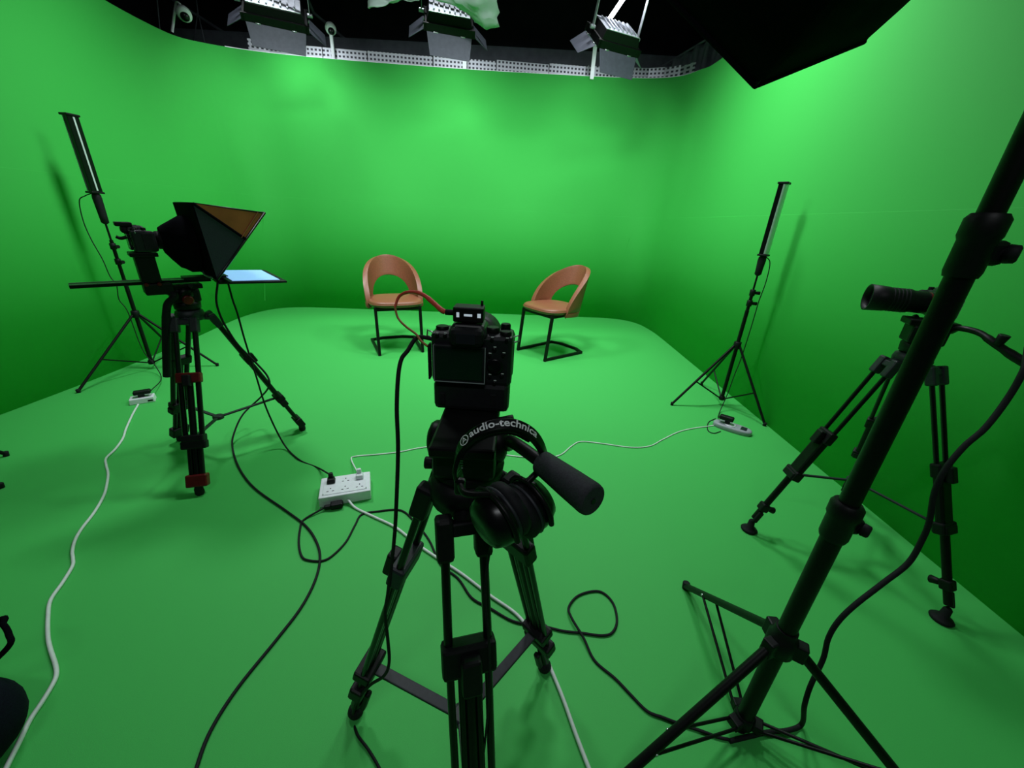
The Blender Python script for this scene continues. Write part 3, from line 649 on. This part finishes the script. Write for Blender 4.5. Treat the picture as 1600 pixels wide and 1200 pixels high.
# tablet
tz = lambda s, t: .885 + (s - .177) * math.tan(-.04) + t * math.tan(-.055)
def tab(s0, s1, tw, dz, th): return MB().prism([TP(s0, tw, tz(s0, tw) + dz), TP(s1, tw, tz(s1, tw) + dz), TP(s1, -tw, tz(s1, -tw) + dz), TP(s0, -tw, tz(s0, -tw) + dz)], up, th)
tb = thing('tablet', 'tablet with a glowing pale blue screen lying flat before the teleprompter hood', 'tablet', TP(.26, 0, .875))
tab(.155, .385, .15, -.004, .010).build('case', 'black_plastic', tb, bevel=.003)
tab(.172, .360, .130, .0025, .002).build('screen', 'screen_glow', tb)
tab(.13, .30, .06, -.018, .018).build('holder', 'black_plastic', tp, bevel=.006)

# ------------------------------------------------------------------ big stand and softbox
BB = V((.642, .59, 0))
bs = thing('heavy_light_stand', 'thick black light stand with fold-out legs holding the softbox', 'light stand', BB)
MB().tube([BB + up * .03, BB + up * .70], .0185, 20).build('lower_pole', 'black_metal', bs)
MB().tube([BB + up * .66, BB + up * 1.20], .0165, 20).build('middle_pole', 'black_metal', bs)
MB().tube([BB + up * 1.17, BB + up * 2.10], .0145, 20).build('upper_pole', 'black_metal', bs)
for z, r in ((.69, .024), (1.185, .021)):
    c = MB().lathe(BB + up * (z - .045), up, [(0, r * .9), (.008, r), (.05, r), (.056, r * 1.12), (.078, r * 1.12), (.085, r * .9)], 20).build('clamp_collar', 'black_plastic', bs)
    MB().box(BB + up * (z - .01) + V((.024, .0, 0)), (.030, .026, .034)).build('clamp_block', 'black_plastic', c, bevel=.007)
    MB().lathe(BB + up * (z - .01) + V((.030, -.006, 0)), V((.6, -.8, 0)), [(0, .008), (.006, .008), (.008, .013), (.018, .012), (.020, .009)], 12).build('clamp_knob', 'black_rubber', c)
hub = MB().lathe(BB + up * .305, up, [(0, .022), (.006, .030), (.05, .030), (.056, .024), (.075, .022)], 20).build('leg_hub', 'black_plastic', bs)
low = MB().lathe(BB + up * .018, up, [(0, .018), (.004, .024), (.035, .024), (.04, .02)], 18).build('strut_hub', 'black_plastic', bs)
MB().lathe(BB, up, [(0, .016), (.012, .018), (.02, .018)], 14).build('pole_foot', 'black_rubber', bs)
for ang in (87, 201, -31):
    a = math.radians(ang); d = V((math.cos(a), math.sin(a), 0)); s = V((-d.y, d.x, 0)); h = BB + d * .034 + up * .335; f = BB + d * .412 + up * .012
    MB().box(BB + d * .034 + up * .333, (.030, .026, .045), (d, s, up)).build('leg_bracket', 'black_plastic', hub, bevel=.004)
    lg = MB().tube([h, f], .0108, 12).build('leg', 'black_metal', bs)
    MB().cyl(f - V((0, 0, .012)), f + V((0, 0, .014)) + d * .004, .012, .0125, 10).build('foot_cap', 'black_rubber', lg)
    MB().box(BB + d * .03 + up * .040, (.022, .03, .026), (d, s, up)).build('strut_bracket', 'black_plastic', low, bevel=.003)
    for q, k in ((-1, .60), (1, .70)):
        e = h.lerp(f, k); MB().tube([BB + d * .034 + up * .04 + s * q * .012, e + s * q * .008], .0040, 8).build('strut', 'black_metal', bs)
        MB().cyl(e + s * q * .005, e + s * q * .0122, .0045, seg=8).build('rivet', 'steel', lg)
# softbox
sA, sB, sD = atd(1180, 134, .81), atd(1350, 66, .98), atd(1003, -48, .83); sC = sB + sD - sA
ring = V((.655, .60, 2.12))
sb = thing('softbox', 'black softbox leaning over the set from the thick light stand', 'softbox', ring)
ctr = (sA + sB + sC + sD) / 4; fn = (sB - sA).cross(sD - sA).normalized(); fn = fn if fn.dot(ctr - ring) > 0 else -fn
ringp = []; ex = (sB - sA).normalized(); ey = fn.cross(ex).normalized()
cs = [sA, sB, sC, sD]
rr = [ring + (c - ctr).normalized() * .07 for c in cs]
for i in range(4):
    a, b, c, d = cs[i], cs[(i + 1) % 4], rr[(i + 1) % 4], rr[i]; m = MB(); N = 10; vs = []
    for j_ in range(N + 1):
        for k in range(N + 1):
            u_, v_ = k / N, j_ / N; p = a.lerp(b, u_).lerp(d.lerp(c, u_), v_)
            sag = .12 * math.sin(math.pi * v_) * (1 if True else 0)
            p = p + (p - (ctr.lerp(ring, v_))).normalized() * sag * (.6 + .4 * abs(2 * u_ - 1)); vs.append(p)
    m.add(vs, [(j_ * (N + 1) + k, j_ * (N + 1) + k + 1, (j_ + 1) * (N + 1) + k + 1, (j_ + 1) * (N + 1) + k) for j_ in range(N) for k in range(N)], True)
    pn = m.build('fabric_panel', 'dark_cloth', sb); so = pn.modifiers.new('thick', 'SOLIDIFY'); so.thickness = .003
    MB().tube([cs[i], rr[i]], .004, 6).build('rod', 'black_metal', sb)
MB().tube(cs + [sA], .006, 8).build('rim', 'dark_cloth', sb)
ins = [c.lerp(ctr, .03) - fn * .03 for c in cs]
MB().prism(ins, fn, .003).build('front_diffuser', 'diffuser', sb)
MB().lathe(ring - (ctr - ring).normalized() * .10, ctr - ring, [(0, .05), (.02, .065), (.09, .07), (.11, .085), (.12, .085)], 24).build('lamp_head', 'black_plastic', sb)
MB().box(ring - up * .03 - (ctr - ring).normalized() * .05, (.04, .04, .10)).build('tilt_bracket', 'black_metal', sb, bevel=.005)

# ------------------------------------------------------------------ headphones
hp_pts = [atd(717, 752, .468), atd(713, 728, .465), atd(718, 705, .46), atd(731, 687, .456), atd(752, 672, .452), atd(779, 664, .451), atd(806, 665, .455), atd(830, 677, .462), atd(845, 696, .472), atd(853, 718, .484)]
hp = thing('headphones', 'black over-ear headphones with white lettering hung on the pan handle', 'headphones', atd(790, 840, .48))
WD = V((0, -.80, -.60)); BW = .0185
band = MB().strip(hp_pts, WD, BW, .006).build('headband', 'black_gloss', hp, bevel=.0012)
pad = MB().strip([p - (UP * .0045) + FW * .003 for p in hp_pts[2:8]], WD, BW * .8, .006).build('headband_pad', 'black_rubber', hp)
HC = catmull(hp_pts, 10); HL = [0]
for a, b in zip(HC[:-1], HC[1:]): HL.append(HL[-1] + (b - a).length)
def on_band(u, v, lift=.0036):
    i = max(0, min(len(HC) - 2, next((k for k in range(len(HL) - 1) if HL[k + 1] >= u), len(HC) - 2)))
    k = (u - HL[i]) / max(1e-9, HL[i + 1] - HL[i]); p = HC[i].lerp(HC[i + 1], k)
    T = (HC[min(i + 2, len(HC) - 1)] - HC[max(i - 1, 0)]).normalized(); W_ = (WD - T * WD.dot(T)).normalized(); N = W_.cross(T).normalized()
    if N.dot(CAM - p) < 0 and N.z < 0: N = -N
    return p - W_ * v + N * lift
def band_text(txt, u0, size, name, width=None):
    cu = bpy.data.curves.new('lettering', 'FONT'); cu.body = txt; cu.size = size; cu.offset = size * .018; cu.resolution_u = 3
    ob = bpy.data.objects.new('lettering_tmp', cu); col.objects.link(ob); bpy.context.view_layer.update()
    me = bpy.data.meshes.new_from_object(ob.evaluated_get(bpy.context.evaluated_depsgraph_get())); bpy.data.objects.remove(ob)
    xs = [v.co.x for v in me.vertices]; k = (width / (max(xs) - min(xs))) if width else 1; x0 = min(xs)
    ym = size * .25
    for v in me.vertices: v.co = on_band(u0 + (v.co.x - x0) * k, v.co.y - ym) - ORG[hp.name]
    me.materials.clear(); me.materials.append(MATS['print_white']); o = bpy.data.objects.new(name, me); col.objects.link(o); o.parent = band; return o
def u_at(px): return HL[min(range(len(HC)), key=lambda i: abs((800 + FPX * (HC[i] - CAM).dot(RT) / (HC[i] - CAM).dot(FW)) - px) + (0 if i > 25 else 1000))]
ua, ub = u_at(737), u_at(836)
o_ = band_text('audio-technica', ua, .0135, 'lettering', ub - ua)
lc = u_at(728) + .001
ringv = MB(); R_ = .0068; vs = []; n = 28
for r in (R_, R_ * .82):
    for i in range(n): vs.append(on_band(lc + r * math.cos(2 * math.pi * i / n), r * math.sin(2 * math.pi * i / n)))
ringv.add(vs, [(i, (i + 1) % n, n + (i + 1) % n, n + i) for i in range(n)]); ringv.build('logo_ring', 'print_white', band, ORG[hp.name])
lm = MB()
def lq(a, b, c, d): lm.add([on_band(lc + x, y) for x, y in (a, b, c, d)], [(0, 1, 2, 3)])
k_ = R_ * .72
lq((-k_ * .75, -k_ * .6), (-k_ * .5, -k_ * .6), (k_ * .12, k_ * .9), (-k_ * .12, k_ * .9)); lq((k_ * .5, -k_ * .6), (k_ * .75, -k_ * .6), (k_ * .12, k_ * .9), (-k_ * .12, k_ * .9)); lq((-k_ * .5, -k_ * .25), (k_ * .5, -k_ * .25), (k_ * .45, -k_ * .05), (-k_ * .45, -k_ * .05))
lm.build('logo_letter', 'print_white', band, ORG[hp.name])
def cup(px, py, dep, axis, k=1.0):
    c = atd(px, py, dep); a = V(axis).normalized()
    sh = MB().lathe(c, a, [(-.026 * k, .006), (-.026 * k, .020), (-.022 * k, .028), (-.012 * k, .033), (-.002 * k, .0345), (.004 * k, .0345)], 28).build('ear_cup', 'black_gloss', hp)
    MB().lathe(c, a, [(.004 * k, .034), (.006 * k, .036), (.008 * k, .034)], 28).build('chrome_ring', 'bar_grey', sh)
    MB().lathe(c, a, [(.008 * k, .030), (.009 * k, .0345), (.016 * k, .0355), (.022 * k, .033), (.024 * k, .026), (.018 * k, .020)], 28).build('ear_pad', 'black_rubber', sh)
    return c, a
ax1 = V((.72, .62, .22)); c1, a1 = cup(779, 806, .452, ax1); c2, a2 = cup(825, 790, .492, -ax1)
def yoke(c, a, start, outd):
    x = a.cross(V((0, 0, 1))).normalized(); y = x.cross(a).normalized()
    arc = [c + a * -.004 + (y * math.cos(t) + x * math.sin(t)) * .0385 for t in [math.radians(q) for q in range(-100, 101, 20)]]
    top = arc[len(arc) // 2]
    MB().tube(arc, .0035, 8).build('yoke', 'black_metal', hp)
    MB().tube([start, start.lerp(top, .5) - a * .012, top], .0042, 8, 5).build('yoke_arm', 'black_metal', hp)
yoke(c1, a1, hp_pts[0], 1); yoke(c2, a2, hp_pts[-1], 1)
MB().box(hp_pts[0] + V((.002, -.004, -.004)), (.013, .010, .022)).build('slider', 'black_gloss', hp, bevel=.003)
MB().box(hp_pts[-1] + V((-.001, -.002, -.004)), (.012, .010, .020)).build('slider', 'black_gloss', hp, bevel=.003)

# ------------------------------------------------------------------ power strips
def strip_box(name, label, corners, hgt_, m):
    a, b, c, d = [V((p.x, p.y, 0)) for p in corners]; ctr_ = (a + b + c + d) / 4
    X = ((b - a) + (c - d)).normalized(); Y = V((-X.y, X.x, 0)); sx = ((b - a).length + (c - d).length) / 2; sy = ((d - a).length + (c - b).length) / 2
    t = thing(name, label, 'power strip', ctr_); return t, ctr_, X, Y, sx, sy
t6, c6, X6, Y6, sx6, sy6 = strip_box('power_strip', 'white six-socket power box on the green floor with a black plug', [gnd(501, 747.6, .05), gnd(578, 736, .05), gnd(579, 766, .05), gnd(498, 779, .05)], .05, 'white_plastic')
if True:
    ax6 = (X6, Y6, up); Q = lambda x, y, z: c6 + X6 * x + Y6 * y + up * z
    MB().box(Q(0, 0, .025), (sx6, sy6, .05), ax6).build('case', 'white_plastic', t6, bevel=.004)
    MB().box(Q(0, 0, .051), (sx6 - .03, sy6 - .03, .003), ax6).build('socket_plate', 'white_plastic', t6, bevel=.001)
    for i in (-1, 0, 1):
        for j_ in (-1, 1):
            for dx, dy, w_, h_ in ((0, .011, .0045, .0065), (-.011, -.008, .0085, .004), (.011, -.008, .0085, .004)):
                MB().box(Q(i * .060 + dx, j_ * .030 + dy, .0526), (w_, h_, .0008), ax6).build('socket_slot', 'black_plastic', t6)
    for q in (-1, 1): MB().cyl(Q(q * (sx6 / 2 - .018), -sy6 / 2 + .02, .0525), Q(q * (sx6 / 2 - .018), -sy6 / 2 + .02, .0535), .003, seg=10).build('screw', 'steel', t6)
    def plug(label, name, x, y, m, tail):
        p = thing(name, label, 'plug', Q(x, y, .0535))
        MB().box(Q(x, y, .064), (.036, .036, .020), ax6, .8).build('plug_body', m, p, bevel=.004); MB().box(Q(x, y + .010, .082), (.022, .018, .026), ax6, .8).build('plug_grip', m, p, bevel=.004)
    plug('black plug in the far left socket of the white power box', 'mains_plug', -.060, .030, 'black_plastic', None)
    plug('white plug in the far right socket of the white power box', 'mains_plug', .060, .030, 'white_plastic', None)
    fp = thing('mains_plug', 'black plug lying against the front of the white power box', 'plug', Q(-.03, -sy6 / 2 - .02, 0))
    MB().box(Q(-.035, -sy6 / 2 - .018, .016), (.05, .032, .026), ax6).build('plug_body', 'black_plastic', fp, bevel=.006)
    MB().box(Q(-.070, -sy6 / 2 - .020, .014), (.03, .018, .018), ax6).build('plug_grip', 'black_plastic', fp, bevel=.005)
# small white strip by the left stand
t1, c1_, X1, Y1, sx1, sy1 = strip_box('socket_block', 'small white single-socket block near the left light stand', [gnd(205, 620, .035), gnd(237, 612, .035), gnd(245, 617, .035), gnd(213, 626, .035)], .04, 'white_plastic')
X1 = V((.80, .60, 0)); Y1 = V((-.60, .80, 0)); ax1_ = (X1, Y1, up)
c1_ = gnd(223, 624, .015); c1_ = V((c1_.x, c1_.y, 0)); t1.location = c1_; ORG[t1.name] = c1_
MB().box(c1_ + up * .0175, (.125, .075, .035), ax1_, .93).build('case', 'white_plastic', t1, bevel=.004)
MB().box(c1_ + X1 * .04 - Y1 * .036 + up * .014, (.024, .004, .010), ax1_).build('switch', 'black_plastic', t1)
ad = thing('power_adapter', 'black power adapter plugged into the small white socket block', 'power adapter', c1_ + up * .035)
MB().box(c1_ + up * .045, (.03, .03, .022), ax1_).build('plug_body', 'black_plastic', ad, bevel=.003)
MB().box(c1_ + up * .064 + X1 * .008, (.085, .042, .026), ax1_).build('adapter_case', 'black_plastic', ad, bevel=.008)
# grey oval strip on the right
g = gnd(1144, 668, .015); cg = V((g.x, g.y, 0)); Xg = (gnd(1168, 675, .02) - gnd(1120, 660, .02)); Xg.z = 0; Xg.normalize(); Yg = V((-Xg.y, Xg.x, 0))
tg = thing('oval_power_strip', 'grey oval power strip at the foot of the right light stand', 'power strip', cg)
vs = []; m = MB(); n = 32
for z, k in ((0, .96), (.006, 1.0), (.022, 1.0), (.029, .93), (.030, .85)):
    for i in range(n):
        a = 2 * math.pi * i / n; c_, s_ = math.cos(a), math.sin(a)
        vs.append(cg + Xg * (.115 * k * math.copysign(abs(c_) ** .75, c_)) + Yg * (.050 * k * math.copysign(abs(s_) ** .75, s_)) + up * z)
m.add(vs, [(j_ * n + i, j_ * n + (i + 1) % n, (j_ + 1) * n + (i + 1) % n, (j_ + 1) * n + i) for j_ in range(4) for i in range(n)], True); m.add(vs[-n:], [tuple(range(n))]); m.add(vs[:n], [tuple(reversed(range(n)))])
m.build('case', 'grey_plastic', tg)
MB().lathe(cg + up * .030 - Xg * .015, up, [(0, .034), (.003, .034), (.004, .030)], 24).build('socket_face', 'white_plastic', tg)
MB().box(cg + up * .031 + Xg * .065, (.035, .05, .004), (Xg, Yg, up)).build('display', 'glass_dark', tg, bevel=.001)
ar = thing('power_adapter', 'black power adapter plugged into the grey oval power strip', 'power adapter', cg + up * .034 - Xg * .03)
MB().box(cg + up * .046 - Xg * .035, (.03, .03, .026), (Xg, Yg, up)).build('plug_body', 'black_plastic', ar, bevel=.004)
MB().box(cg + up * .068 - Xg * .045, (.085, .045, .030), (Xg, Yg, up)).build('adapter_case', 'black_plastic', ar, bevel=.009)

# ------------------------------------------------------------------ cables
def floor_pts(l, r): return [gnd(x, y, r) for x, y in l]
def cable(name, label, pts, r, m, sm=6):
    o = MB().tube(pts, r, 8, sm).build(name, m, None, pts[0]); return tag(o, label, 'cable')
cable('extension_cord', 'long white cord wavering from the small white socket block', floor_pts([(216, 632), (207, 648), (197, 670), (192, 685), (180, 702), (166, 716), (166, 727), (169, 740), (167, 757), (162, 775), (147, 801), (127, 827), (117, 845), (113, 862), (114, 873), (113, 885), (98, 910), (79, 938), (75, 965), (75, 995), (79, 1015), (87, 1040), (88, 1055), (82, 1070), (65, 1098), (47, 1125), (30, 1160), (10, 1200), (-15, 1260)], .0052), .0052, 'white_cable')
cable('extension_cord', 'thick white cord running from the white power box under the middle tripod', [Q(.01, -sy6 / 2 - .002, .02)] + floor_pts([(556, 794), (585, 808), (618, 824), (650, 849), (685, 873), (722, 897), (765, 930), (805, 958), (828, 985), (848, 1015), (862, 1048), (880, 1092), (900, 1148), (922, 1205), (945, 1260)], .0055), .0055, 'white_cable')
cable('extension_cord', 'thin white cord from the white power box to the grey oval strip', [Q(.060, .045, .085), Q(.055, .065, .05)] + floor_pts([(549, 718), (556, 713), (590, 710), (625, 706), (655, 700), (690, 697), (740, 704), (790, 711), (845, 716), (875, 711), (893, 697), (908, 690), (940, 693), (985, 699), (1015, 697), (1035, 687), (1060, 675), (1085, 669), (1108, 666), (1122, 663)], .0035), .0035, 'white_cable')
cable('power_cable', 'black cable dropping from the tablet across the floor to the bottom', [TP(.13, .06, .865)] + [onY(338, 470, 1.70), onY(345, 495, 1.69), onY(357, 517, 1.69), onY(373, 540, 1.70), onY(400, 567, 1.72), onY(418, 588, 1.73), onY(420, 604, 1.72)] + [gnd(x, y, z) for x, y, z in ((407, 621, .19), (380, 647, .12), (366, 676, .05), (363, 698, .012))] + floor_pts([(373, 730), (397, 762), (447, 798), (478, 822), (495, 848), (500, 874), (492, 908), (470, 950), (430, 1002), (372, 1074), (330, 1140), (307, 1200), (290, 1270)], .0045), .0045, 'black_rubber')
cable('power_cable', 'black cable from the tablet to the plug on the white power box', [TP(.17, .05, .862), onY(364, 470, 1.73), onY(371, 490, 1.73), onY(383, 533, 1.74), onY(400, 587, 1.74), onY(417, 640, 1.73)] + [gnd(443, 693, .03)] + floor_pts([(467, 718), (497, 731)], .004) + [Q(-.06, .055, .07), Q(-.06, .043, .083)], .004, 'black_rubber')
LOOP = [(475, 812), (469, 826), (467, 850), (472, 870), (485, 876), (505, 876), (521, 867), (541, 846), (555, 820), (565, 804), (590, 799), (625, 797), (646, 813), (670, 843), (688, 881), (716, 904), (737, 934), (765, 950), (800, 970), (830, 976), (851, 979), (880, 986), (908, 989), (940, 993), (957, 988), (964, 969), (957, 941), (936, 924), (905, 930), (889, 948), (893, 965), (912, 997), (929, 1032), (961, 1060), (984, 1084), (1011, 1111), (1035, 1121), (1059, 1130), (1095, 1142), (1119, 1151), (1140, 1156)]
lp_ = floor_pts(LOOP, .004)
for i in range(26, 32): lp_[i] = lp_[i] + V((0, 0, .0)) 
lp_[29] = gnd(*LOOP[29], .006); lp_[30] = gnd(*LOOP[30], .013); lp_[31] = gnd(*LOOP[31], .010)
tail = [gnd(1170, 1151, .006), gnd(1200, 1144, .006), gnd(1232, 1141, .008), gnd(1253, 1131, .012)]
air = [(1257, 1102), (1267, 1070), (1286, 1030), (1294, 998), (1309, 972), (1335, 946), (1380, 911), (1419, 880), (1440, 845), (1452, 815), (1460, 770), (1476, 735), (1506, 698), (1540, 668), (1575, 622), (1600, 578), (1640, 490)]
cable('power_cable', 'looping black cable from the white power box to the thick light stand', [Q(-.085, -sy6 / 2 - .022, .014)] + lp_, .004, 'black_rubber')
cable('softbox_cable', 'thick black cable hanging from the softbox down to the floor', [gnd(1140, 1158, .006)] + tail + [atd(a[0], a[1], .94 - .012 * i) for i, a in enumerate(air)] + [V((1.0, .62, 1.35)), V((.85, .60, 1.8)), ring + V((.02, -.02, -.12))], .0058, 'black_rubber')
cable('video_cable', 'black cable curving down left of the middle camera along the tripod', [P1(-.062, .012, .112), P1(-.085, .012, .113), atd(637, 548, .58), atd(627, 562, .575), atd(622, 590, .57), atd(620, 640, .575), atd(622, 700, .59), atd(620, 770, .61), atd(617, 830, .64), atd(612, 880, .67), atd(606, 927, .70), atd(602, 960, .73), atd(606, 1000, .76), atd(608, 1035, .78), atd(600, 1056, .80), atd(578, 1071, .84), atd(556, 1098, .90), gnd(552, 1121, .004), gnd(558, 1147, .004), gnd(576, 1172, .004), gnd(594, 1203, .004), gnd(620, 1260, .004)], .0033, 'black_rubber')
MBp = P1(-.062, .012, .112)
cable('headphone_cable', 'thin black headphone cord hanging inside the middle tripod', [c1 + V((0, -.002, -.034)), atd(765, 862, .50), atd(758, 931, .52), atd(764, 1002, .54), atd(765, 1060, .56), atd(762, 1115, .58), atd(758, 1157, .60), atd(752, 1210, .66)], .0019, 'black_rubber')
cable('stick_cable', 'thin black cord looping down the left light stand', [LB + V((-.02, 0, 1.215)), onY(133, 306, 2.70), onY(124, 314, 2.69), onY(130, 345, 2.68), onY(143, 375, 2.67), onY(160, 405, 2.67), onY(172, 432, 2.67), onY(182, 445, 2.67), onY(186, 468, 2.67), onY(200, 488, 2.67), onY(222, 545, 2.66), onY(243, 572, 2.62), gnd(252, 592, .02), c1_ + up * .066 + X1 * .052], .003, 'black_rubber')
cable('stick_cable', 'thin black cord trailing down the right light stand', [RB + V((.02, 0, 1.06)), onY(1203, 411, 2.60), onY(1197, 440, 2.60), onY(1186, 470, 2.60), onY(1180, 490, 2.60), onY(1171, 520, 2.60), onY(1158, 560, 2.60), onY(1146, 590, 2.58), onY(1137, 615, 2.55), gnd(1126, 640, .02), gnd(1122, 652, .02), cg + up * .068 - Xg * .086], .003, 'black_rubber')
cable('stick_cable', 'small loop of black cord beside the grey oval strip', floor_pts([(1118, 654), (1107, 660), (1106, 672), (1115, 677), (1126, 674)], .003), .0028, 'black_rubber')

# ------------------------------------------------------------------ things cut by the left edge
bx = V((-1.262, .405, 0))
bag = thing('bag', 'dark navy cloth bag on the floor with a strap standing up', 'bag', bx)
vs = []; m = MB(); nu_, nv = 36, 18
for j_ in range(nv + 1):
    ph = math.pi * j_ / nv
    for i in range(nu_):
        a = 2 * math.pi * i / nu_; c_, s_ = math.cos(a), math.sin(a); sp_ = math.sin(ph) ** .6
        p = V((.20 * math.copysign(abs(c_) ** .7, c_) * sp_, .15 * math.copysign(abs(s_) ** .7, s_) * sp_, (.095 + .095 * math.copysign(abs(math.cos(ph)) ** .7, math.cos(ph)))))
        p += noise.noise_vector(p * 9) * .018; p.z = max(.001, p.z); vs.append(bx + p)
m.add(vs, [(j_ * nu_ + i, j_ * nu_ + (i + 1) % nu_, (j_ + 1) * nu_ + (i + 1) % nu_, (j_ + 1) * nu_ + i) for j_ in range(nv) for i in range(nu_)], True)
mat('bag_cloth', (.005, .006, .013, 1), .9, 0, 300, .3, .2, spec=.1); m.build('body', 'bag_cloth', bag)
MB().tube([bx + V((-.1, .09, .15)), atd(-8, 972, .93), atd(5, 976, .92), atd(14, 992, .91), atd(12, 1012, .90), bx + V((.02, .13, .11))], .006, 8, 6).build('strap', 'dark_cloth', bag)
MB().tube([bx + V((-.11, -.02, .187)), bx + V((0, -.03, .192)), bx + V((.11, -.02, .187))], .004, 6, 5).build('zip', 'black_metal', bag)
ls = V((-2.62, 1.22, 0))
thin_stand('thin black stand beyond the white cord with only its feet showing', ls, .45, 1.4, [(gnd(12, 712).x, gnd(12, 712).y), (gnd(4, 762).x, gnd(4, 762).y), (-2.85, .9)], [.8, 1.1], None)
